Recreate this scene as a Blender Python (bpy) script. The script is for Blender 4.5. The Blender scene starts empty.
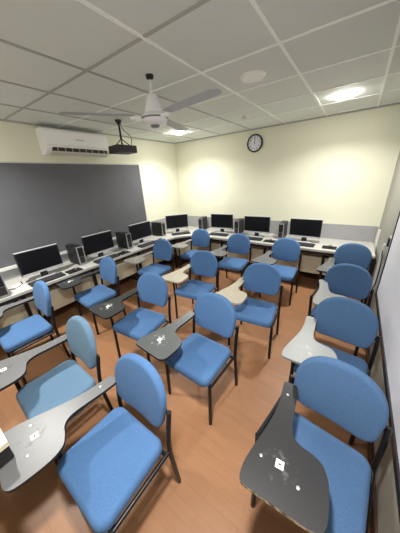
import bpy, bmesh, math, random
from mathutils import Matrix, Vector
random.seed(7)
S = bpy.context.scene
COL = S.collection
PI = math.pi
R_ = math.radians

# ------------------------------------------------------------------ materials
def mat(name, col, rough=.5, metal=0., noise=None, bump=None, spec=None, emit=None, sheen=None):
    """noise = (scale, amount, [col2]); bump = (scale, strength)"""
    m = bpy.data.materials.new(name); m.use_nodes = True
    nt = m.node_tree; b = nt.nodes['Principled BSDF']
    c = tuple((v/255)**2.2 for v in col) + (1,)
    b.inputs['Base Color'].default_value = c
    b.inputs['Roughness'].default_value = rough
    b.inputs['Metallic'].default_value = metal
    if spec is not None: b.inputs['Specular IOR Level'].default_value = spec
    if sheen: b.inputs['Sheen Weight'].default_value = sheen
    tc = nt.nodes.new('ShaderNodeTexCoord')
    if noise:
        n = nt.nodes.new('ShaderNodeTexNoise'); n.inputs['Scale'].default_value = noise[0]
        n.inputs['Detail'].default_value = 4
        nt.links.new(tc.outputs['Object'], n.inputs['Vector'])
        r = nt.nodes.new('ShaderNodeValToRGB')
        a = noise[1]
        c2 = tuple((v/255)**2.2 for v in noise[2])+(1,) if len(noise) > 2 else tuple(v*(1-a) for v in c[:3])+(1,)
        r.color_ramp.elements[0].position = .35; r.color_ramp.elements[1].position = .65
        r.color_ramp.elements[0].color = c2; r.color_ramp.elements[1].color = c
        nt.links.new(n.outputs['Fac'], r.inputs['Fac'])
        nt.links.new(r.outputs['Color'], b.inputs['Base Color'])
    if bump:
        n = nt.nodes.new('ShaderNodeTexNoise'); n.inputs['Scale'].default_value = bump[0]
        n.inputs['Detail'].default_value = 3
        nt.links.new(tc.outputs['Object'], n.inputs['Vector'])
        bp = nt.nodes.new('ShaderNodeBump'); bp.inputs['Strength'].default_value = bump[1]
        bp.inputs['Distance'].default_value = .004
        nt.links.new(n.outputs['Fac'], bp.inputs['Height'])
        nt.links.new(bp.outputs['Normal'], b.inputs['Normal'])
    if emit:
        b.inputs['Emission Color'].default_value = (1, .97, .9, 1)
        b.inputs['Emission Strength'].default_value = emit
    return m

def fabric(name, col, col2):
    return mat(name, col, .95, noise=(220, .2, col2), bump=(300, .15), spec=.12, sheen=.05)

def floor_mat():
    m = mat('floor_vinyl', (176, 116, 80), .42, spec=.35); nt = m.node_tree; b = nt.nodes['Principled BSDF']
    tc = [n for n in nt.nodes if n.type == 'TEX_COORD'][0]
    mp = nt.nodes.new('ShaderNodeMapping'); mp.inputs['Rotation'].default_value[2] = R_(0)
    nt.links.new(tc.outputs['Object'], mp.inputs['Vector'])
    br = nt.nodes.new('ShaderNodeTexBrick')
    br.inputs['Scale'].default_value = 1.0; br.inputs['Brick Width'].default_value = .45; br.inputs['Row Height'].default_value = .075
    br.inputs['Mortar Size'].default_value = .002; br.inputs['Bias'].default_value = 0
    br.inputs['Color1'].default_value = (.345, .171, .084, 1)
    br.inputs['Color2'].default_value = (.33, .162, .079, 1)
    br.inputs['Mortar'].default_value = (.295, .143, .069, 1)
    nt.links.new(mp.outputs['Vector'], br.inputs['Vector'])
    mp2 = nt.nodes.new('ShaderNodeMapping'); mp2.inputs['Scale'].default_value = (2.2, 14, 1)
    nt.links.new(tc.outputs['Object'], mp2.inputs['Vector'])
    n = nt.nodes.new('ShaderNodeTexNoise'); n.inputs['Scale'].default_value = 1.6; n.inputs['Detail'].default_value = 6
    nt.links.new(mp2.outputs['Vector'], n.inputs['Vector'])
    r = nt.nodes.new('ShaderNodeValToRGB')
    r.color_ramp.elements[0].position = .3; r.color_ramp.elements[1].position = .72
    r.color_ramp.elements[0].color = (.9, .89, .88, 1); r.color_ramp.elements[1].color = (1.0, 1.0, 1.0, 1)
    nt.links.new(n.outputs['Fac'], r.inputs['Fac'])
    mx = nt.nodes.new('ShaderNodeMix'); mx.data_type = 'RGBA'; mx.blend_type = 'MULTIPLY'; mx.inputs['Factor'].default_value = 1
    nt.links.new(br.outputs['Color'], mx.inputs['A']); nt.links.new(r.outputs['Color'], mx.inputs['B'])
    nt.links.new(mx.outputs['Result'], b.inputs['Base Color'])
    return m

def scuffed(name, col, scuff, rough=.35):
    """laminate with pale worn scuffs gathered in the middle of the writing area"""
    m = mat(name, col, rough, spec=.5); nt = m.node_tree; b = nt.nodes['Principled BSDF']
    tc = [n for n in nt.nodes if n.type == 'TEX_COORD'][0]
    n = nt.nodes.new('ShaderNodeTexNoise'); n.inputs['Scale'].default_value = 38; n.inputs['Detail'].default_value = 5
    nt.links.new(tc.outputs['Object'], n.inputs['Vector'])
    r = nt.nodes.new('ShaderNodeValToRGB'); r.color_ramp.elements[0].position = .55; r.color_ramp.elements[1].position = .62
    nt.links.new(n.outputs['Fac'], r.inputs['Fac'])
    d = nt.nodes.new('ShaderNodeVectorMath'); d.operation = 'DISTANCE'
    d.inputs[1].default_value = (-.21, -.22, .66)
    nt.links.new(tc.outputs['Object'], d.inputs[0])
    mr = nt.nodes.new('ShaderNodeMapRange'); mr.inputs['From Min'].default_value = .03; mr.inputs['From Max'].default_value = .085
    mr.inputs['To Min'].default_value = .8; mr.inputs['To Max'].default_value = 0
    nt.links.new(d.outputs['Value'], mr.inputs['Value'])
    mu = nt.nodes.new('ShaderNodeMath'); mu.operation = 'MULTIPLY'
    nt.links.new(mr.outputs['Result'], mu.inputs[0]); nt.links.new(r.outputs['Color'], mu.inputs[1])
    mx = nt.nodes.new('ShaderNodeMix'); mx.data_type = 'RGBA'
    mx.inputs['A'].default_value = tuple((v/255)**2.2 for v in col)+(1,)
    mx.inputs['B'].default_value = tuple((v/255)**2.2 for v in scuff)+(1,)
    nt.links.new(mu.outputs['Value'], mx.inputs['Factor']); nt.links.new(mx.outputs['Result'], b.inputs['Base Color'])
    return m

M = {}
EMIT = 75
M['cream'] = mat('cream_paint', (230, 230, 208), .7, noise=(1.5, .02), bump=(60, .05))
M['grey_panel'] = mat('grey_panel', (142, 141, 133), .55, noise=(9, .05))
M['partition'] = mat('grey_laminate', (164, 164, 166), .5, noise=(25, .05))
M['tile'] = mat('ceiling_tile', (224, 228, 224), .85, noise=(2, .03), bump=(90, .08))
M['tbar'] = mat('white_tbar', (252, 252, 250), .4)
M['tbar_grey'] = mat('grey_tbar', (172, 172, 168), .5)
M['floor'] = floor_mat()
M['board'] = mat('blackboard_paint', (100, 101, 106), .5, noise=(2.2, .1), spec=.3)
M['alu'] = mat('aluminium', (200, 200, 202), .35, .6)
M['tray'] = mat('pale_tray', (222, 222, 220), .4)
M['white_plastic'] = mat('white_plastic', (247, 247, 246), .35)
M['offwhite'] = mat('aged_white_plastic', (214, 212, 198), .45)
M['vent'] = mat('dark_vent', (46, 40, 36), .6)
M['black'] = mat('black_plastic', (30, 30, 32), .4)
M['black_steel'] = mat('black_steel', (26, 26, 28), .38, .2)
M['rubber'] = mat('black_rubber', (18, 18, 18), .8)
M['screen'] = mat('dark_screen', (14, 14, 18), .3)
M['silver'] = mat('silver_plastic', (196, 198, 200), .35, .2)
M['case'] = mat('case_black', (26, 27, 30), .45)
M['case_grey'] = mat('case_front', (150, 152, 154), .4)
M['keys'] = mat('key_black', (40, 41, 44), .5)
M['keycap'] = mat('key_cap', (62, 63, 66), .5)
M['desk'] = mat('desk_laminate', (186, 185, 179), .4, noise=(14, .03))
M['desk_edge'] = mat('desk_edge', (232, 231, 224), .4)
M['apron'] = mat('dark_apron', (58, 54, 52), .5)
M['cream_panel'] = mat('cream_panel', (214, 208, 184), .55, noise=(6, .05))
M['skirting'] = mat('dark_skirting', (70, 44, 34), .5)
M['blue'] = fabric('blue_fabric', (84, 117, 160), (72, 105, 147))
M['blue_pale'] = fabric('pale_blue_fabric', (106, 134, 158), (92, 121, 147))  # paler blue, used on a single chair
M['blue_deep'] = fabric('deeper_blue_fabric', (77, 103, 137), (66, 92, 125))
M['tab_char'] = scuffed('charcoal_laminate', (56, 58, 58), (215, 215, 210), .38)
M['tab_dark'] = scuffed('dark_laminate', (84, 87, 88), (205, 205, 200), .38)
M['tab_black'] = scuffed('near_black_laminate', (38, 38, 40), (84, 84, 83), .42)
M['tab_grey'] = scuffed('grey_laminate_top', (104, 105, 106), (60, 70, 70), .38)  # dark laminate lightened to carry the front tablets' gloss reflection
M['tab_mid'] = scuffed('warm_grey_laminate', (132, 131, 125), (200, 220, 214), .4)
M['tab_cream'] = scuffed('cream_laminate', (172, 165, 148), (186, 180, 164), .4)
M['tab_light'] = scuffed('pale_laminate', (130, 133, 133), (160, 162, 161), .4)
M['worn_edge'] = mat('worn_tan_edge', (206, 196, 172), .6, noise=(45, .5, (60, 58, 55)))
M['sticker'] = mat('white_sticker', (240, 240, 238), .6)
M['ink'] = mat('ink', (60, 60, 62), .6)
M['screw'] = mat('bright_screw', (210, 210, 208), .3, .8)
M['whiteboard'] = mat('whiteboard_enamel', (226, 227, 236), .45, spec=.4)
M['lamp'] = mat('lamp_glass', (255, 252, 240), .4, emit=EMIT)
M['clock_face'] = mat('clock_face', (228, 232, 240), .4)
M['fanwhite'] = mat('fan_white', (246, 246, 250), .3)
M['fanblade_shaded'] = mat('fan_blade_shaded', (168, 169, 178), .4)  # white blades darkened in colour for the shade on their undersides
M['fangrey'] = mat('fan_band', (120, 122, 130), .4)
M['paper'] = mat('paper', (236, 234, 226), .8)
M['wood_dark'] = mat('black_laminate', (34, 33, 34), .45)

# ------------------------------------------------------------------ mesh helpers
def obj(name, bm, m, parent=None, smooth=False, loc=None, bevel=0):
    if bevel:
        bmesh.ops.bevel(bm, geom=[e for e in bm.edges if e.calc_face_angle(0) > .6], offset=bevel, segments=2, profile=.5, affect='EDGES', clamp_overlap=True)
    bmesh.ops.recalc_face_normals(bm, faces=bm.faces)
    me = bpy.data.meshes.new(name); 
    if smooth:
        for f in bm.faces: f.smooth = True
        for e in bm.edges:
            if e.calc_face_angle(0) > R_(50): e.smooth = False
    bm.to_mesh(me); bm.free()
    if isinstance(m, (list, tuple)):
        for k in m: me.materials.append(k)
    else: me.materials.append(m)
    o = bpy.data.objects.new(name, me); COL.objects.link(o)
    if loc: o.location = loc
    if parent: o.parent = parent
    return o

def box(bm, x0, x1, y0, y1, z0, z1, mi=0, M4=None):
    vs = [bm.verts.new((x, y, z)) for z in (z0, z1) for y in (y0, y1) for x in (x0, x1)]
    if M4 is not None:
        for v in vs: v.co = M4 @ v.co
    for q in ((0, 2, 3, 1), (4, 5, 7, 6), (0, 1, 5, 4), (2, 6, 7, 3), (0, 4, 6, 2), (1, 3, 7, 5)):
        f = bm.faces.new([vs[i] for i in q]); f.material_index = mi
    return vs

def Box(*a, bm=None, mi=0, M4=None):
    bm = bm or bmesh.new(); box(bm, *a, mi=mi, M4=M4); return bm

def tube(bm, pts, r, seg=10, cap=True):
    pts = [Vector(p) for p in pts]; rings = []
    prev = None
    for i, p in enumerate(pts):
        if i == 0: d = pts[1]-p
        elif i == len(pts)-1: d = p-pts[i-1]
        else: d = (pts[i+1]-p).normalized()+(p-pts[i-1]).normalized()
        d.normalize()
        if prev is None:
            u = Vector((0, 0, 1)) if abs(d.z) < .9 else Vector((1, 0, 0))
        else: u = prev
        u = (u-d*u.dot(d)).normalized(); prev = u; w = d.cross(u)
        rr = r[i] if isinstance(r, (list, tuple)) else r
        rings.append([bm.verts.new(p+(u*math.cos(2*PI*k/seg)+w*math.sin(2*PI*k/seg))*rr) for k in range(seg)])
    for a, b in zip(rings, rings[1:]):
        for k in range(seg): bm.faces.new((a[k], a[(k+1) % seg], b[(k+1) % seg], b[k]))
    if cap:
        bm.faces.new(list(reversed(rings[0]))); bm.faces.new(rings[-1])
    return bm

def Tube(pts, r, seg=10): return tube(bmesh.new(), pts, r, seg)

def smooth_path(pts, n=6):
    """Catmull-Rom through points"""
    P = [Vector(p) for p in pts]; P = [P[0]*2-P[1]]+P+[P[-1]*2-P[-2]]; out = []
    for i in range(1, len(P)-2):
        for k in range(n):
            t = k/n
            out.append(.5*((2*P[i])+(P[i+1]-P[i-1])*t+(2*P[i-1]-5*P[i]+4*P[i+1]-P[i+2])*t*t+(3*P[i]-P[i-1]-3*P[i+1]+P[i+2])*t**3))
    out.append(P[-2]); return out

def lathe(bm, prof, seg=32, c=(0, 0, 0), mi=None):
    rings = []
    for r, z in prof:
        rings.append([bm.verts.new((c[0]+r*math.cos(2*PI*k/seg), c[1]+r*math.sin(2*PI*k/seg), c[2]+z)) for k in range(seg)])
    for a, b in zip(rings, rings[1:]):
        for k in range(seg): bm.faces.new((a[k], a[(k+1) % seg], b[(k+1) % seg], b[k]))
    bm.faces.new(list(reversed(rings[0]))); bm.faces.new(rings[-1])
    return bm

def cushion(outline, t, er, crown=.01, f=None):
    """padded slab: outline (convex, about 0,0), thickness t, edge radius er, crowned top; f maps (x,y,z)->point"""
    bm = bmesh.new(); n = len(outline)
    L = []  # (inset, z)
    for k in range(5):
        a = PI/2*k/4; L.append((er*.6*(1-math.sin(a)), er*.6*(1-math.cos(a))))
    for k in range(6):
        a = PI/2*k/5; L.append((er*(1-math.cos(a)), t-er+er*math.sin(a)))
    rmax = max(math.hypot(*p) for p in outline)
    for s in (.35, .6, .85): L.append((er+s*(rmax-er)*.9, t))
    rings = []
    def P(p, ins, z):
        r = math.hypot(*p); k = max(r-ins, r*.06 if ins > er*1.01 else r-ins)/r
        if ins > er*1.01:
            fr = (ins-er)/((rmax-er)*.9); k = (r-er)/r*(1-fr*.95)
            z = t+crown*math.sin(PI/2*min(1, fr*1.1))
        return (p[0]*k, p[1]*k, z)
    for ins, z in L:
        rings.append([bm.verts.new(P(p, ins, z)) for p in outline])
    for a, b in zip(rings, rings[1:]):
        for k in range(n): bm.faces.new((a[k], a[(k+1) % n], b[(k+1) % n], b[k]))
    bm.faces.new(list(reversed(rings[0]))); bm.faces.new(rings[-1])
    if f:
        for v in bm.verts: v.co = Vector(f(*v.co))
    return bm

def rrect(w, d, r, n=5, taper=0):
    pts = []
    for cx, cy, a0 in ((1, 1, 0), (-1, 1, 90), (-1, -1, 180), (1, -1, 270)):
        for k in range(n+1):
            a = R_(a0+90*k/n)
            x = cx*(w/2-r)+r*math.cos(a); y = cy*(d/2-r)+r*math.sin(a)
            x *= 1-taper*(y/d)
            pts.append((x, y))
    # subdivide long edges
    out = []
    for i, p in enumerate(pts):
        q = pts[(i+1) % len(pts)]; out.append(p)
        L = math.hypot(q[0]-p[0], q[1]-p[1]); m = int(L/.05)
        for k in range(1, m+1): out.append((p[0]+(q[0]-p[0])*k/(m+1), p[1]+(q[1]-p[1])*k/(m+1)))
    return out

def prism(bm, pts, z0, z1, mi_top=0, mi_side=0):
    lo = [bm.verts.new((x, y, z0)) for x, y in pts]; hi = [bm.verts.new((x, y, z1)) for x, y in pts]
    f = bm.faces.new(hi); f.material_index = mi_top
    f = bm.faces.new(list(reversed(lo))); f.material_index = mi_top
    for k in range(len(pts)):
        j = (k+1) % len(pts)
        f = bm.faces.new((lo[k], lo[j], hi[j], hi[k])); f.material_index = mi_side
    return bm

def thing(name, label, cat, loc=(0, 0, 0), rz=0, group=None):
    o = bpy.data.objects.new(name, None); o.empty_display_size = .1; COL.objects.link(o)
    o.location = loc; o.rotation_euler = (0, 0, rz); o['label'] = label; o['category'] = cat
    if group: o['group'] = group
    return o

def tag(o, label, cat, group=None):
    o['label'] = label; o['category'] = cat
    if group: o['group'] = group
    return o

def struct(name, bm, m, parent=None, label=None, **k):
    o = obj(name, bm, m, parent, **k)
    if not parent: o['kind'] = 'structure'
    if label: o['label'] = label
    return o

def copy_tree(o, parent=None):
    c = o.copy(); COL.objects.link(c)
    if parent: c.parent = parent
    for ch in list(o.children): copy_tree(ch, c)
    return c

# ------------------------------------------------------------------ room shell
XL, XR, YB, YF, H = -3.672, .40, 4.397, -1.5, 2.635
T = .12
struct('floor', Box(XL-T, XR+T, YF-T, YB+T, -.1, 0), M['floor'])
struct('wall_left', Box(XL-T, XL, YF-T, YB+T, 0, H), M['cream'])
struct('wall_back', Box(XL, XR, YB, YB+T, 0, H), M['cream'])
struct('wall_right', Box(XR, XR+T, YF-T, YB+T, 0, H), M['grey_panel'])
struct('wall_front', Box(XL, XR, YF-T, YF, 0, H), M['cream'])
ceil = struct('ceiling', Box(XL-T, XR+T, YF-T, YB+T, H, H+.08), M['tile'])
gx0, gy0, gs = -1.192, 1.22, .6155
xs = [gx0+gs*k for k in range(-4, 3)]; ys = [gy0+gs*k for k in range(-4, 6)]
xs = [x for x in xs if XL+.05 < x < XR-.05]; ys = [y for y in ys if YF+.05 < y < YB-.05]
bm = bmesh.new()
for x in xs: box(bm, x-.011, x+.011, YF, YB, H-.006, H+.001, mi=1 if x < -1.7 else 0)  # left bars coloured grey to draw their dark shadow lines
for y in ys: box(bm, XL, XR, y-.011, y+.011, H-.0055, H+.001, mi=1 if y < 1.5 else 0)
struct('ceiling_grid', bm, [M['tbar'], M['tbar_grey']], ceil)
bm = bmesh.new()
box(bm, XL, XR, YB-.018, YB, H-.02, H); box(bm, XL, XL+.018, YF, YB-.018, H-.02, H)
struct('trim_1', bm, M['tbar_grey'])
struct('baseboard_left', Box(XL, XL+.015, YF, YB-.015, 0, .1), M['skirting'])
struct('baseboard_back', Box(XL, XR-.015, YB-.015, YB, 0, .1), M['skirting'])
struct('baseboard_right', Box(XR-.015, XR, YF, YB, 0, .1), M['skirting'])
# grey laminate strip on the wall behind the computer desk
DZ = .725
PT = .985
struct('trim_2', Box(XL+.02, XR-.02, YB-.02, YB, .1, PT), M['partition'], bevel=.004)
struct('trim_3', Box(XL, XL+.02, 3.25, YB-.0, .1, PT+.03), M['partition'], bevel=.004)
struct('trim_6', Box(XL, XL+.018, -.9, 3.24, .6, .868), M['partition'])
# cream sheeting on the back wall below the desk
struct('trim_4', Box(XL+.03, XR-.03, YB-.035, YB-.02, .12, DZ-.06), M['cream_panel'])
# pale edge strip where the desk partition ends at the right wall
struct('trim_5', Box(XR-.03, XR, 4.12, 4.17, .1, PT), M['desk_edge'], bevel=.004)

# ------------------------------------------------------------------ ceiling lights
def downlight(x, y, label, watts=0):
    t = thing('ceiling_light', label, 'light', (x, y, H), 0, 'round recessed ceiling lights')
    obj('lamp_rim', lathe(bmesh.new(), [(.1065, -.004), (.118, -.006), (.12, 0), (.1065, 0)], 32), M['white_plastic'], t, True)
    obj('lamp_lens', lathe(bmesh.new(), [(.02, -.034), (.06, -.032), (.09, -.026), (.104, -.015), (.106, -.003)], 32), M['lamp'], t, True)
    l = bpy.data.lights.new("lamp_light", "AREA"); l.shape = "DISK"; l.size = .18; l.energy = watts; l.color = (1, .975, .93); l.spread = R_(140)
    lo = bpy.data.objects.new("lamp_light", l); COL.objects.link(lo); lo.location = (x, y, H-.04)
W = 33
downlight(-.30, 3.42, 'glowing round ceiling light at the right, above the desk along the back wall', 23)
downlight(-2.81, 3.5, 'glowing round ceiling light above the far left corner of the desk', 21)
downlight(-2.75, .3, 'ceiling light over the front left chairs, outside the picture', W)
downlight(-.30, .3, 'ceiling light over the front right chairs, outside the picture', W)

# ceiling speaker and smoke detector
t = thing('ceiling_speaker', 'round off-white speaker grille flush in a ceiling tile', 'speaker', (-.90, 2.19, H))
obj('speaker_rim', lathe(bmesh.new(), [(.07, -.02), (.095, -.022), (.108, -.004), (.108, 0), (.07, 0)], 36), M['white_plastic'], t, True)
obj('speaker_grille', lathe(bmesh.new(), [(.005, -.0145), (.03, -.014), (.069, -.011), (.0695, -.001)], 36), mat('grille', (178, 177, 166), .6, noise=(300, .3)), t, True)
t = thing('smoke_detector', 'small white smoke detector on the ceiling behind the fan', 'smoke detector', (-1.5, 3.38, H))
obj('detector_base', lathe(bmesh.new(), [(.052, -.014), (.056, -.01), (.056, 0), (.05, 0)], 28), M['white_plastic'], t, True)
obj('detector_dome', lathe(bmesh.new(), [(.01, -.042), (.03, -.038), (.042, -.024), (.046, -.0141)], 28), M['offwhite'], t, True)

# ------------------------------------------------------------------ ceiling fan
def ceiling_fan(x, y):
    t = thing('ceiling_fan', 'white three-bladed ceiling fan hanging from a thin rod', 'ceiling fan', (x, y, H))
    obj('hook_cup', lathe(bmesh.new(), [(.012, -.03), (.03, -.022), (.032, 0), (.012, 0)], 20), M['black'], t, True)
    obj('down_rod', Tube([(0, 0, -.005), (0, 0, -.16)], .009, 12), M['fanwhite'], t, True)
    obj('canopy', lathe(bmesh.new(), [(.078, -.262), (.074, -.235), (.055, -.175), (.044, -.135), (.036, -.128), (.012, -.126)], 32), M['fanwhite'], t, True)
    obj('motor_housing', lathe(bmesh.new(), [(.02, -.345), (.055, -.343), (.085, -.336), (.105, -.32), (.112, -.30), (.108, -.28), (.09, -.266), (.03, -.262)], 36), M['fanwhite'], t, True)
    obj('motor_band', lathe(bmesh.new(), [(.112, -.302), (.1145, -.3), (.1145, -.291), (.111, -.289)], 36), M['fangrey'], t, True)
    obj('bottom_cap', lathe(bmesh.new(), [(.01, -.362), (.028, -.36), (.038, -.352), (.04, -.343)], 24), M['fangrey'], t, True)
    for ang in (235, 351, 106):
        a = R_(ang); Rz = Matrix.Rotation(a, 4, 'Z')
        # blade iron
        bm = bmesh.new(); box(bm, .09, .20, -.02, .02, -.306, -.288, M4=Rz)
        for q in (.15, .185):
            lathe(bm, [(.006, -.312), (.008, -.304)], 8, tuple(Rz @ Vector((q, 0, 0))))
        iron = None
        pts = [(.17, -.036), (.2, -.046), (.4, -.05), (.6, -.054), (.67, -.052), (.7, -.036), (.712, 0), (.7, .036), (.67, .05), (.4, .048), (.2, .042), (.17, .034)]
        b2 = prism(bmesh.new(), pts, -.3005, -.2955)
        tilt = Matrix.Translation((0, 0, -.275)) @ Matrix.Rotation(R_(-5), 4, 'X') @ Matrix.Translation((0, 0, .298))
        for v in b2.verts: v.co = Rz @ (tilt @ v.co)
        bl = obj('blade', b2, M['fanblade_shaded'], t)
        obj('blade_iron', bm, M['white_plastic'], bl)
ceiling_fan(-1.53, 1.59)

# ------------------------------------------------------------------ projector
def projector():
    t = thing('projector', 'black projector on a ceiling pole in front of the wall air conditioner', 'projector', (-2.82, 2.23, H))
    obj('ceiling_plate', lathe(bmesh.new(), [(.02, -.05), (.035, -.03), (.045, -.004), (.045, 0), (.02, 0)], 20), M['black_steel'], t, True)
    obj('pole', Tube([(0, 0, -.04), (0, 0, -.235)], .014, 12), M['black_steel'], t, True)
    bm = bmesh.new()
    for s in (-1, 1):
        for q in (-1, 1): tube(bm, [(0, 0, -.22), (s*.09, q*.06, -.31)], .006, 8)
    obj('mount_arms', bm, M['black_steel'], t, True)
    Rz = Matrix.Rotation(R_(-6), 4, 'Z')
    obj('projector_body', Box(-.12, .12, -.15, .15, -.40, -.31, M4=Rz), M['black'], t, bevel=.015)
    lens = Tube([Rz @ Vector((-.115, .06, -.348)), Rz @ Vector((-.15,   .06, -.348))], .034, 20)
    obj('projector_lens', lens, M['screen'], t, True)
    bm = bmesh.new()
    for k in range(5): box(bm, .1195, .122, -.12+.045*k, -.095+.045*k, -.375, -.32, M4=Rz)
    obj('vent_slots', bm, M['vent'], t)
    obj('projector_cable', Tube(smooth_path([(.012, .012, -.03), (.04, .03, -.12), (.10, .05, -.17), (.13, .07, -.24), (.124, .05, -.33)]), .004, 6), M['rubber'], t, True)
projector()

# ------------------------------------------------------------------ air conditioner
def air_con():
    y0, y1, z0, z1 = 1.53, 2.47, 2.265, 2.575
    t = thing('air_conditioner', 'white split air conditioner high on the left wall above the blackboard', 'air conditioner', (XL, (y0+y1)/2, z0))
    yc = (y0+y1)/2; L = (y1-y0)/2
    prof = [(0, 0), (.115, 0), (.16, .03), (.195, .075), (.205, .11), (.205, .27), (.195, .295), (.17, .31), (0, .31)]
    bm = bmesh.new()
    a = [bm.verts.new((x, -L, z)) for x, z in prof]; b = [bm.verts.new((x, L, z)) for x, z in prof]
    bm.faces.new(a); bm.faces.new(list(reversed(b)))
    for k in range(len(prof)):
        j = (k+1) % len(prof); bm.faces.new((a[k], b[k], b[j], a[j]))
    obj('housing', bm, M['white_plastic'], t, bevel=.008)
    obj('air_outlet', Box(.12, .202, -L+.07, L-.05, .022, .082), M['vent'], t)
    bm = bmesh.new(); box(bm, .0, .1, -L+.05, L-.04, -.006, .006, M4=Matrix.Translation((.122, 0, -.004)) @ Matrix.Rotation(R_(-18), 4, 'Y'))
    obj('louvre', bm, M['offwhite'], t)
    for k in range(9):
        yy = -L+.13+k*.1; obj('guide_vane', Box(.125, .204, yy, yy+.006, .025, .08), M['offwhite'], t)
    obj('panel_seam', Box(.2045, .2062, -L+.012, L-.012, .108, .112), M['silver'], t)
    obj('display_badge', Box(.2045, .2065, -.06, .06, .185, .2), M['silver'], t, bevel=.002)
air_con()

# ------------------------------------------------------------------ blackboard, clock, whiteboard
def blackboard():
    y0, y1, z0, z1 = -.9, 3.2, .90, 2.157
    t = thing('blackboard', 'long dark grey blackboard covering most of the left wall', 'blackboard', (XL, (y0+y1)/2, z0))
    L = (y1-y0)/2; h = z1-z0
    obj('writing_surface', Box(0, .018, -L, L, 0, h), M['board'], t)
    bm = bmesh.new(); box(bm, 0, .024, -L-.012, L+.012, h, h+.014); box(bm, 0, .024, L, L+.012, 0, h); box(bm, 0, .024, -L-.012, -L, 0, h)
    obj('board_frame', bm, M['silver'], t, bevel=.002)
    bm = bmesh.new(); box(bm, 0, .075, -L-.012, L+.012, -.03, -.0); box(bm, .07, .078, -L-.012, L+.012, -.03, .008)
    obj('chalk_tray', bm, M['tray'], t, bevel=.003)
blackboard()

def wall_clock():
    t = thing('wall_clock', 'round wall clock with a black rim and pale face on the back wall', 'clock', (-1.722, YB, 1.85+.547))
    RX = Matrix.Rotation(R_(90), 4, 'X')
    def L(prof, name, m):
        bm = lathe(bmesh.new(), prof, 48)
        for v in bm.verts: v.co = RX @ v.co
        return obj(name, bm, m, t, True)
    L([(.118, 0), (.148, 0), (.152, .012), (.148, .034), (.136, .042), (.128, .034), (.126, .018)], 'clock_rim', M['black'])
    L([(.02, .0), (.127, .0), (.127, .02), (.02, .021)], 'clock_face', M['clock_face'])
    bm = bmesh.new()
    for k in range(60):
        a = 2*PI*k/60; r0 = .112 if k % 5 else .106
        w = .0012 if k % 5 else .0022
        box(bm, -w, w, -.0225, -.0212, r0, .119, M4=Matrix.Rotation(a, 4, 'Y'))
    obj('minute_marks', bm, M['ink'], t)
    def num(s, x, z):
        cu = bpy.data.curves.new('numeral', 'FONT'); cu.body = s; cu.size = .036; cu.align_x = 'CENTER'; cu.align_y = 'CENTER'; cu.extrude = .0005
        o = bpy.data.objects.new('numeral', cu); COL.objects.link(o)
        dg = bpy.context.evaluated_depsgraph_get(); me = bpy.data.meshes.new_from_object(o.evaluated_get(dg))
        bpy.data.objects.remove(o); bpy.data.curves.remove(cu)
        me.materials.clear(); me.materials.append(M['ink'])
        n = bpy.data.objects.new('numeral', me); COL.objects.link(n); n.parent = t
        n.location = (x, -.0222, z); n.rotation_euler = (PI/2, 0, 0)
    for k in range(1, 13):
        a = 2*PI*k/12; num(str(k), .09*math.sin(a), .09*math.cos(a))
    def hand(name, ang, l, w):
        bm = bmesh.new(); box(bm, -w, w, -.0275, -.026, -.018, l, M4=Matrix.Rotation(R_(ang), 4, 'Y')); obj(name, bm, M['black'], t)
    hand('hour_hand', 0, .06, .004); hand('minute_hand', 1, .09, .0028)
    bm = lathe(bmesh.new(), [(.002, .02), (.008, .02), (.008, .03), (.002, .031)], 16)
    for v in bm.verts: v.co = RX @ v.co
    obj('hand_pin', bm, M['black'], t, True)
wall_clock()

def whiteboard():
    y0, y1, z0, z1 = -.6, 2.82, .545, 1.78
    t = thing('whiteboard', 'white board in a black frame mounted low on the right wall', 'whiteboard', (XR, (y0+y1)/2, z0))
    L = (y1-y0)/2; h = z1-z0
    obj('white_surface', Box(-.018, 0, -L+.01, L-.01, .01, h-.01), M['whiteboard'], t)
    bm = bmesh.new()
    box(bm, -.028, 0, -L, L, -.012, .032); box(bm, -.028, 0, -L, L, h-.018, h)
    box(bm, -.026, 0, L-.02, L, .032, h-.018); box(bm, -.026, 0, -L, -L+.02, .032, h-.018)
    obj('board_frame', bm, M['black'], t, bevel=.003)
whiteboard()

# wall conduit, switch box and cable on the right wall
t = thing('power_outlet', 'dark wall outlet on the grey right wall just beyond the whiteboard', 'outlet', (XR, 2.98, 1.10))
obj('outlet_plate', Box(-.014, 0, -.045, .045, -.06, .06), M['silver'], t, bevel=.003)
obj('outlet_socket', Box(-.03, -.012, -.03, .03, -.042, .042), M['black'], t, bevel=.005)
tag(obj('cable_trunking', Box(XR-.022, XR, 3.26, 3.29, .1, 1.0), M['desk_edge'], bevel=.003), 'thin pale vertical cable trunking on the grey right wall', 'trunking')
tag(obj('power_cable', Tube(smooth_path([(XR-.012, 3.25, .86), (XR-.03, 3.16, .95), (XR-.03, 3.04, .9), (XR-.03, 2.98, .75), (XR-.03, 3.0, .58), (XR-.03, 3.08, .5), (XR-.03, 3.02, .36), (XR-.03, 2.95, .22)]), .006, 8), M['black'], smooth=True), 'black cable looping down the right wall beside the whiteboard edge', 'cable')

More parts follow.
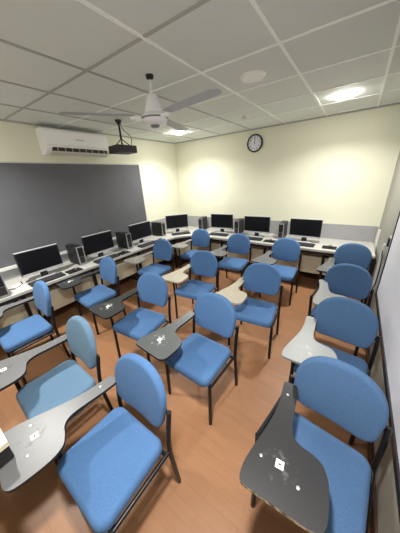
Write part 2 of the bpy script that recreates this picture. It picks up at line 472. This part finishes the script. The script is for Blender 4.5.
# ------------------------------------------------------------------ computer desk (L-shaped worktop)
DXF, DYF = -3.03, 3.62     # front edges
XD, YD = XL+.022, YB-.022
def desk_outline(off=0):
    cx, cy, r = DXF+.5, DYF-.5, .5
    pts = [(XD, -.45), (DXF-off, -.45)]
    pts.append((DXF-off, cy))
    for k in range(1, 9):
        a = R_(180-90*k/8); pts.append((cx+(r+off)*math.cos(a), cy+(r+off)*math.sin(a)))
    pts += [(XR-.03, DYF+off), (XR-.03, YD), (XD, YD)]
    return pts
dt = thing('computer_desk', 'long L-shaped off-white computer desk along the left and back walls', 'desk', (-3.3, 4.0, 0))
def dobj(name, bm, m, **k):
    for v in bm.verts: v.co -= Vector((-3.3, 4.0, 0))
    return obj(name, bm, m, dt, **k)
dobj('worktop', prism(bmesh.new(), desk_outline(), DZ-.032, DZ), M['desk'], bevel=.004)
# apron below the front edge
bm = bmesh.new(); o1 = desk_outline(.08)[1:-2]; o2 = desk_outline(.10)[1:-2]
for k in range(len(o1)-1):
    a, b, c, d = o1[k], o1[k+1], o2[k+1], o2[k]
    lo = [bm.verts.new((*p, DZ-.10)) for p in (a, b, c, d)]; hi = [bm.verts.new((*p, DZ-.032)) for p in (a, b, c, d)]
    bm.faces.new(lo); bm.faces.new(hi)
    for i in range(4): bm.faces.new((lo[i], lo[(i+1) % 4], hi[(i+1) % 4], hi[i]))
dobj('apron', bm, M['apron'])
for nm, o_in, o_out in (('modesty_panel', .125, .14),):
    bm = bmesh.new(); o1 = desk_outline(o_in)[1:-2]; o2 = desk_outline(o_out)[1:-2]
    for k in range(len(o1)-1):
        lo = [bm.verts.new((*p, .27)) for p in (o1[k], o1[k+1], o2[k+1], o2[k])]; hi = [bm.verts.new((*p, .56)) for p in (o1[k], o1[k+1], o2[k+1], o2[k])]
        bm.faces.new(lo); bm.faces.new(hi)
        for i in range(4): bm.faces.new((lo[i], lo[(i+1) % 4], hi[(i+1) % 4], hi[i]))
    bmesh.ops.remove_doubles(bm, verts=bm.verts, dist=.0005)
    dobj(nm, bm, M['cream_panel'])
for x, y in ((-3.12, -.3), (-3.12, .62), (-3.12, 1.52), (-3.12, 2.42), (-3.05, 3.35), (-2.1, 3.74), (-1.2, 3.74), (-.25, 3.74)):
    left = x < -3.1
    bm = bmesh.new(); box(bm, x-.02, x+.02, y-.02, y+.02, 0, DZ-.032)
    if left: box(bm, XL+.06, x-.02, y-.015, y+.015, .04, .07); box(bm, XL+.06, XL+.1, y-.02, y+.02, 0, DZ-.032)
    else: box(bm, x-.015, x+.015, y+.02, YB-.1, .04, .07); box(bm, x-.02, x+.02, YB-.1, YB-.06, 0, DZ-.032)
    dobj('leg_frame', bm, M['black_steel'])

# ------------------------------------------------------------------ computers
mon_proto = None
def make_monitor():
    """faces -Y, base centre at origin on the desk"""
    t = thing('monitor', '', 'monitor')
    obj('base', prism(bmesh.new(), rrect(.24, .17, .03), 0, .012), M['silver'], t, bevel=.003)
    obj('stand', Box(-.04, .04, .01, .035, .01, .2), M['black'], t, bevel=.004)
    w, z0, z1 = .245, .085, .395
    obj('housing', Box(-w, w, -.022, .02, z0, z1), M['black'], t, bevel=.006)
    obj('back_bulge', Box(-.15, .15, .018, .045, z0+.05, z1-.06), M['black'], t, bevel=.012)
    bm = bmesh.new(); box(bm, -w+.002, w-.002, -.0255, -.02, z0+.002, z0+.026)
    obj('lower_bezel', bm, M['silver'], t, bevel=.002)
    obj('top_edge', Box(-w, w, -.024, .018, z1-.002, z1+.005), M['silver'], t, bevel=.002)
    obj('screen', Box(-w+.014, w-.014, -.0235, -.021, z0+.032, z1-.014), M['screen'], t)
    obj('power_button', Box(w-.035, w-.022, -.0268, -.025, z0+.01, z0+.017), M['keycap'], t)
    return t
def make_tower():
    """front faces -Y; small form factor tower"""
    t = thing('computer_tower', '', 'computer')
    w, d, h = .05, .15, .285
    obj('case', Box(-w, w, -d, d, .008, h), M['case'], t, bevel=.004)
    obj('front_panel', Box(-w+.001, w-.001, -d-.014, -d, .01, h-.002), M['case_grey'], t, bevel=.004)
    obj('drive_bay', Box(-w+.012, w-.012, -d-.016, -d-.013, .13, h-.014), M['black'], t, bevel=.002)
    obj('front_vent', Box(-w+.014, w-.014, -d-.016, -d-.013, .03, .125), M['vent'], t, bevel=.002)
    bm = bmesh.new()
    for sx in (-1, 1):
        for sy in (-1, 1): box(bm, sx*.035-.012, sx*.035+.012, sy*.13-.012, sy*.13+.012, 0, .009)
    obj('rubber_feet', bm, M['rubber'], t)
    return t
def make_keyboard():
    t = thing('keyboard', '', 'keyboard')
    bm = bmesh.new(); vs = box(bm, -.2, .2, -.068, .068, 0, .016)
    for v in vs:
        if v.co.y > 0 and v.co.z > 0: v.co.z += .01
    obj('key_tray', bm, M['keys'], t, bevel=.004)
    bm = bmesh.new(); b2 = bmesh.new()
    for r in range(5):
        yy = -.055+r*.024; z = .017+(yy+.07)/.14*.01
        n = 18; x = -.192
        for k in range(n):
            if r == 0 and 4 <= k <= 8:
                if k == 4: box(bm, x, x+.0213*5-.003, yy, yy+.019, z-.004, z+.005)
            elif k > 14: box(b2, x, x+.0185, yy, yy+.019, z-.004, z+.005)
            elif k < 14: box(bm, x, x+.0185, yy, yy+.019, z-.004, z+.005)
            x += .0213
    obj('keys', bm, M['keycap'], t); obj('number_pad', b2, M['keycap'], t)
    return t
def make_mouse():
    t = thing('computer_mouse', '', 'mouse')
    out = [(.03*math.cos(a), .052*math.sin(a)) for a in [2*PI*k/24 for k in range(24)]]
    obj('shell', cushion(out, .026, .014, .006), M['keys'], t, True)
    obj('scroll_wheel', Box(-.003, .003, -.04, -.022, .026, .0325), M['silver'], t)
    return t
def make_pad():
    return tag(obj('mouse_pad', prism(bmesh.new(), rrect(.2, .17, .02), 0, .004), M['rubber']), '', 'mouse pad')

protos = {}
def place(kind, maker, x, y, z, rz, label, group):
    if kind not in protos: o = protos[kind] = maker()
    else: o = copy_tree(protos[kind])
    o.location = (x, y, z); o.rotation_euler = (0, 0, rz); o['label'] = label; o['group'] = group
    return o
LW = PI/2      # facing +X (back to the left wall)
LC = R_(50)
E_ = .0006
GM, GT, GK, GP, GS = 'monitors on the computer desk', 'computer towers on the desk', 'keyboards on the desk', 'mouse pads on the desk', 'mice on the desk'
mons = [(-3.295, .97, LW, 'wide black monitor nearest the camera on the left-wall desk'),
        (-3.30, 1.82, LW, 'second black monitor along the left-wall desk, under the middle of the blackboard'),
        (-3.30, 2.70, LW, 'third black monitor along the left wall, at the far end of the blackboard'),
        (-3.225, 3.70, LC, 'black monitor turned across the far left corner of the desk'),
        (-2.27, 4.06, R_(6), 'first black monitor on the back-wall desk, right of the corner'),
        (-1.47, 4.00, R_(2), 'middle black monitor on the back-wall desk, below the clock'),
        (-.61, 3.98, R_(-1), 'rightmost black monitor on the back-wall desk')]
for x, y, a, l in mons: place('mon', make_monitor, x, y, DZ+E_, a, l, GM)
tows = [(-3.22, .46, LW, 'black tower at the near left end of the desk'),
        (-3.40, 1.475, LW, 'black tower with silver front between the two nearest monitors'),
        (-3.38, 2.35, LW, 'black tower beside the third left-wall monitor'),
        (-3.46, 3.33, LW, 'black tower on the desk just before the corner monitor'),
        (-2.83, 4.16, R_(12), 'black tower on the desk just right of the corner monitor'),
        (-1.91, 4.16, R_(4), 'tower between the first and middle back-wall monitors'),
        (-1.02, 4.16, R_(2), 'tower between the middle and rightmost back-wall monitors')]
for x, y, a, l in tows: place('tow', make_tower, x, y, DZ+E_, a, l, GT)
kbs = [(-3.13, .93, LW, 'black keyboard below the nearest left-wall monitor'),
       (-3.12, 1.80, LW, 'black keyboard below the second left-wall monitor'),
       (-3.12, 2.68, LW, 'black keyboard below the third left-wall monitor'),
       (-3.05, 3.60, LC, 'black keyboard below the corner monitor'),
       (-2.23, 3.84, R_(3), 'black keyboard below the first back-wall monitor'),
       (-1.49, 3.80, R_(2), 'black keyboard below the middle back-wall monitor'),
       (-.61, 3.78, R_(-2), 'black keyboard below the rightmost back-wall monitor')]
for x, y, a, l in kbs: place('kb', make_keyboard, x, y, DZ+E_, a, l, GK)
pads = [(-3.13, 1.27, LW, 'nearest left-wall'), (-3.14, 2.13, LW, 'second left-wall'), (-3.13, 3.02, LW, 'third left-wall'),
        (-1.14, 3.79, 0, 'middle back-wall'), (-.2, 3.80, 0, 'rightmost back-wall')]
for x, y, a, l in pads:
    place('pad', make_pad, x, y, DZ+E_, a, 'black mouse pad right of the %s keyboard' % l, GP)
    place('mouse', make_mouse, x+.01, y+.01, DZ+E_+.0045, a+.1, 'dark mouse on the pad by the %s keyboard' % l, GS)
# a few loose papers and cables
tag(obj('paper_sheet', Box(-3.36, -3.15, .60, .70, DZ+.001, DZ+.003), M['paper']), 'white paper lying left of the nearest monitor', 'paper')
tag(obj('monitor_cable', Tube(smooth_path([(-3.40, .72, DZ+.007), (-3.36, .71, DZ+.007), (-3.30, .70, DZ+.007), (-3.22, .62, DZ+.007), (-3.25, .53, DZ+.007)]), .005, 6), M['rubber'], smooth=True), 'black cable on the desk between the nearest tower and monitor', 'cable')
for k, (y, l) in enumerate(((1.1, 'nearest'), (2.0, 'second'), (2.85, 'third'))):
    tag(obj('hanging_cable', Tube(smooth_path([(XL+.05, y, DZ-.034), (XL+.06, y+.05, .45), (XL+.08, y+.12, .25), (XL+.07, y+.2, .3), (XL+.05, y+.22, DZ-.034)]), .006, 6), M['rubber'], smooth=True),
        'dark cable hanging under the desk below the %s left-wall monitor' % l, 'cable', 'cables under the desk')

# ------------------------------------------------------------------ tablet-arm chairs
XLEG = .232
TABZ = .66
ME = {}
def mesh_of(key, maker):
    if key not in ME: ME[key] = maker()
    return ME[key]
TAB0 = [(-.268, .208), (-.254, .226), (-.206, .226), (-.19, .208), (-.186, .14), (-.187, .05), (-.187, -.02), (-.176, -.066), (-.145, -.094), (-.09, -.108), (-.05, -.128), (-.028, -.17), (-.022, -.21),
       (-.022, -.27), (-.028, -.325), (-.05, -.352), (-.09, -.36), (-.20, -.358), (-.32, -.354), (-.344, -.345), (-.353, -.32), (-.348, -.26), (-.315, -.14), (-.285, -.03), (-.270, .07), (-.268, .15)]
def closed_smooth(P, n=3):
    out = []; N = len(P)
    for i in range(N):
        a, b, c, d = [Vector(P[(i+k-1) % N]) for k in range(4)]
        for k in range(n):
            t = k/n
            v = .5*(2*b+(c-a)*t+(2*a-5*b+4*c-d)*t*t+(3*b-a-3*c+d)*t**3); out.append((v.x, v.y))
    return out
TAB = closed_smooth(TAB0)
def back_outline():
    pts = []
    w, zb, zt, zc = .217, -.17, .19, -.005     # relative to pad centre
    n = 22
    for k in range(n+1):
        a = PI*k/n
        ca, sa = math.cos(a), math.sin(a)
        pts.append((w*math.copysign(abs(ca)**.88, ca), zc+(zt-zc)*abs(sa)**.88))
    r = .075
    for k in range(1, 8):                     # lower left corner
        a = R_(180+90*k/7); pts.append((-w*.955+r+r*math.cos(a), zb+r+r*math.sin(a)))
    for k in range(0, 7):
        a = R_(270+90*k/7); pts.append((w*.955-r+r*math.cos(a), zb+r+r*math.sin(a)))
    out = []
    for i, p in enumerate(pts):
        q = pts[(i+1) % len(pts)]; out.append(p); L = math.hypot(q[0]-p[0], q[1]-p[1])
        m = int(L/.05)
        for k in range(1, m+1): out.append((p[0]+(q[0]-p[0])*k/(m+1), p[1]+(q[1]-p[1])*k/(m+1)))
    return out
REC = R_(11)
def back_map(x, y, z):
    # pad: local x, y(up), z(thickness, front) -> chair space; curved and reclined
    yy = -z+.055+ -.35*x*x      # front of pad towards -Y, sides wrap forward
    up = y
    return (x, .212+yy*math.cos(REC)+up*math.sin(REC), .715+up*math.cos(REC)-yy*math.sin(REC)*.3)
def seat_map(x, y, z):
    return (x, y-.02, .405+z-max(0, (-y-.13))**2*1.2)

def make_chair(label, tabm, fab, loc, rz, sticker=True, screws=False, tabrot=0, slide=0, shift=0):
    t = thing('tablet_armchair', label, 'chair', (loc[0], loc[1], 0), R_(rz), 'tablet-arm training chairs')
    def part(name, key, maker, m, parent=t, smooth=True, label=None):
        o = obj(name, maker(), m, parent, smooth) if (key, id(m) if not isinstance(m, list) else id(m[0])) not in ME else None
        kk = (key, id(m) if not isinstance(m, list) else id(m[0]))
        if o is None:
            o = bpy.data.objects.new(name, ME[kk]); COL.objects.link(o); o.parent = parent
        else: ME[kk] = o.data
        return o
    part('seat', 'seat', lambda: cushion(rrect(.45, .42, .06, 6, .06), .065, .03, .012, seat_map), fab)
    part('seat_pan', 'pan', lambda: Box(-.2, .2, -.2, .17, .388, .408), M['black'])
    part('backrest', 'back', lambda: cushion(back_outline(), .05, .022, .008, back_map), fab)
    for s in (-1, 1):
        part('leg', 'fl%d' % s, lambda: tube(bmesh.new(), [(s*XLEG, -.205, 0), (s*XLEG, -.19, .40)] if s > 0 else [(s*XLEG, -.205, 0), (s*XLEG, -.19, .40), (s*XLEG-.01, -.186, .645)], .014, 12), M['black_steel'])
        part('leg', 'rl%d' % s, lambda: tube(bmesh.new(), smooth_path([(s*XLEG, .23, 0), (s*XLEG, .212, .22), (s*XLEG, .20, .40), (s*XLEG, .212, .54), (s*XLEG, .238, .675)], 4), .014, 12), M['black_steel'])
    def fr():
        bm = bmesh.new()
        for s in (-1, 1): tube(bm, [(s*XLEG, -.19, .388), (s*XLEG, .20, .388)], .011, 10)
        tube(bm, [(-XLEG, -.17, .388), (XLEG, -.17, .388)], .011, 10); tube(bm, [(-XLEG, .17, .388), (XLEG, .17, .388)], .011, 10)
        return bm
    part('seat_frame', 'frame', fr, M['black_steel'])
    part('back_bar', 'bar', lambda: tube(bmesh.new(), [(-XLEG, .236, .64), (-.17, .258, .64), (.17, .258, .64), (XLEG, .236, .64)], .009, 8), M['black_steel'])
    part('tablet_arm', 'arm', lambda: tube(bmesh.new(), smooth_path([(-XLEG, .222, .61), (-XLEG, .19, .635), (-XLEG, .12, .643), (-XLEG-.004, -.05, .643), (-XLEG-.01, -.19, .643)], 4), .011, 10), M['black_steel'])
    tb = part('writing_tablet', 'tab', lambda: prism(bmesh.new(), TAB, TABZ-.006, TABZ+.012, 0, 1), [tabm, M['worn_edge'] if tabm == M['tab_black'] else tabm if tabm in (M['tab_light'], M['tab_cream'], M['tab_mid']) else M['wood_dark']], smooth=False)
    if tabrot or slide:
        pv = Vector((-XLEG, .21, 0)); tb.rotation_euler = (0, 0, R_(tabrot)); tb.location = pv-Matrix.Rotation(R_(tabrot), 3, 'Z') @ pv+Vector((shift, slide, 0))
    zt = TABZ+.0121
    if sticker:
        part('sticker', 'stk', lambda: Box(-.227, -.193, -.232, -.198, zt, zt+.0006), M['sticker'], tb, False)
        part('sticker_mark', 'stkm', lambda: Box(-.216, -.204, -.219, -.211, zt+.0006, zt+.0009), M['ink'], tb, False)
    if screws:
        for k, (x, y) in enumerate(((-.235, .14), (-.29, -.22), (-.13, -.26))):
            part('tablet_screw', 'scr%d' % k, lambda: lathe(bmesh.new(), [(.007, 0), (.007, .0015), (.004, .0022)], 12, (x, y, zt)), M['screw'], tb, True)
    return t
B, BP, BD = M['blue'], M['blue_pale'], M['blue_deep']
CH = [
 ('blue chair in the front row, its scuffed grey tablet reaching under the front table', M['tab_grey'], B, (-.872, .28), -1, True, True, -8, -.02),
 ('pale blue chair with a grey writing tablet, left of the front row', M['tab_grey'], BP, (-1.60, .31), -3, True, False, -3),
 ('blue chair nearest the left edge of the picture, before the nearest monitor', M['tab_grey'], B, (-2.68, .45), -3, False, False),
 ('blue chair before the second left-wall monitor, with a dark tablet under the desk edge', M['tab_char'], B, (-2.72, 1.30), -5, True, False),
 ('blue chair before the third left-wall monitor, with a grey tablet near the desk', M['tab_mid'], B, (-2.62, 2.33), 2, False, False),
 ('blue chair in the far left corner below the corner monitor', M['tab_mid'], B, (-2.45, 3.26), 1, False, False),
 ('blue chair at the back desk, left of the middle back-wall monitor', M['tab_grey'], B, (-1.574, 3.20), 3, False, False),
 ('blue chair at the back desk in front of the rightmost back-wall monitor', M['tab_grey'], B, (-.768, 3.21), 0, False, False),
 ('blue chair with a cream tablet, directly behind the dark-topped chair left of centre', M['tab_cream'], B, (-1.60, 2.11), 4, False, False, 0, .025),
 ('blue chair with a near-black tablet, in front of the cream-topped one at left centre', M['tab_char'], B, (-1.69, 1.20), 5, True, False, -5, .03),
 ('blue chair with a cream tablet right of centre, facing the aisle', M['tab_cream'], B, (-.72, 2.02), 5, False, False, -4, .05),
 ('blue chair with a dark grey scuffed tablet standing alone in the middle of the room', M['tab_dark'], B, (-.872, 1.14), -3, True, False, 0, -.025),
 ('deep blue chair nearest the camera at the right wall, with a near-black tablet', M['tab_black'], BD, (.07, .835), -8, True, True, 12.5, -.045, .012),
 ('deep blue chair second along the right wall, with a pale grey tablet', M['tab_light'], BD, (.075, 1.585), -6, False, False, 8, -.015),
 ('deep blue chair third along the right wall, with a pale grey tablet tip showing', M['tab_light'], BD, (.062, 2.40), -6, False, False, 17),
 ('deep blue chair farthest along the right wall, by the end of the desk', M['tab_dark'], BD, (.105, 3.27), -1, False, False)]
for c in CH: make_chair(*c)

# table whose corner shows at the lower left
t = thing('front_table', 'corner of a cream-topped table with a black apron, at the lower left', 'table', (-1.6, -.45, 0))
def tobj(name, bm, m, **k):
    for v in bm.verts: v.co -= Vector((-1.6, -.45, 0))
    return obj(name, bm, m, t, **k)
tobj('table_top', Box(-2.15, -1.11, -.85, -.033, .765, .79), M['cream_panel'], bevel=.003)
tobj('apron', Box(-2.14, -1.115, -.84, -.038, .685, .765), M['wood_dark'])
for x in (-2.1, -1.7):
    for y in (-.8, -.3): tobj('leg', Box(x-.02, x+.02, y-.02, y+.02, 0, .69), M['black_steel'])

# ------------------------------------------------------------------ world, camera, view
w = bpy.data.worlds.new('World'); S.world = w; w.use_nodes = True
w.node_tree.nodes['Background'].inputs['Color'].default_value = (.9, .95, 1, 1)
w.node_tree.nodes['Background'].inputs['Strength'].default_value = .2
F_PX = 214.686
CAM_R = [[0.823759, 0.564327, -0.054377], [-0.17357, 0.34234, 0.923405], [-0.539717, 0.751225, -0.379956]]
cam = bpy.data.cameras.new('Camera'); co = bpy.data.objects.new('Camera', cam); COL.objects.link(co)
cam.sensor_fit = 'HORIZONTAL'; cam.sensor_width = 36; cam.lens = 36*F_PX/400; cam.clip_start = .02
r, u, f = [Vector(v) for v in CAM_R]
m = Matrix((r, u, -f)).transposed().to_4x4(); m.translation = Vector((0, 0, 1.85)); co.matrix_world = m
S.camera = co
S.view_settings.view_transform = 'Standard'; S.view_settings.look = 'None'
S.view_settings.gamma = 1; S.view_settings.use_curve_mapping = False
S.view_settings.exposure = 0.28
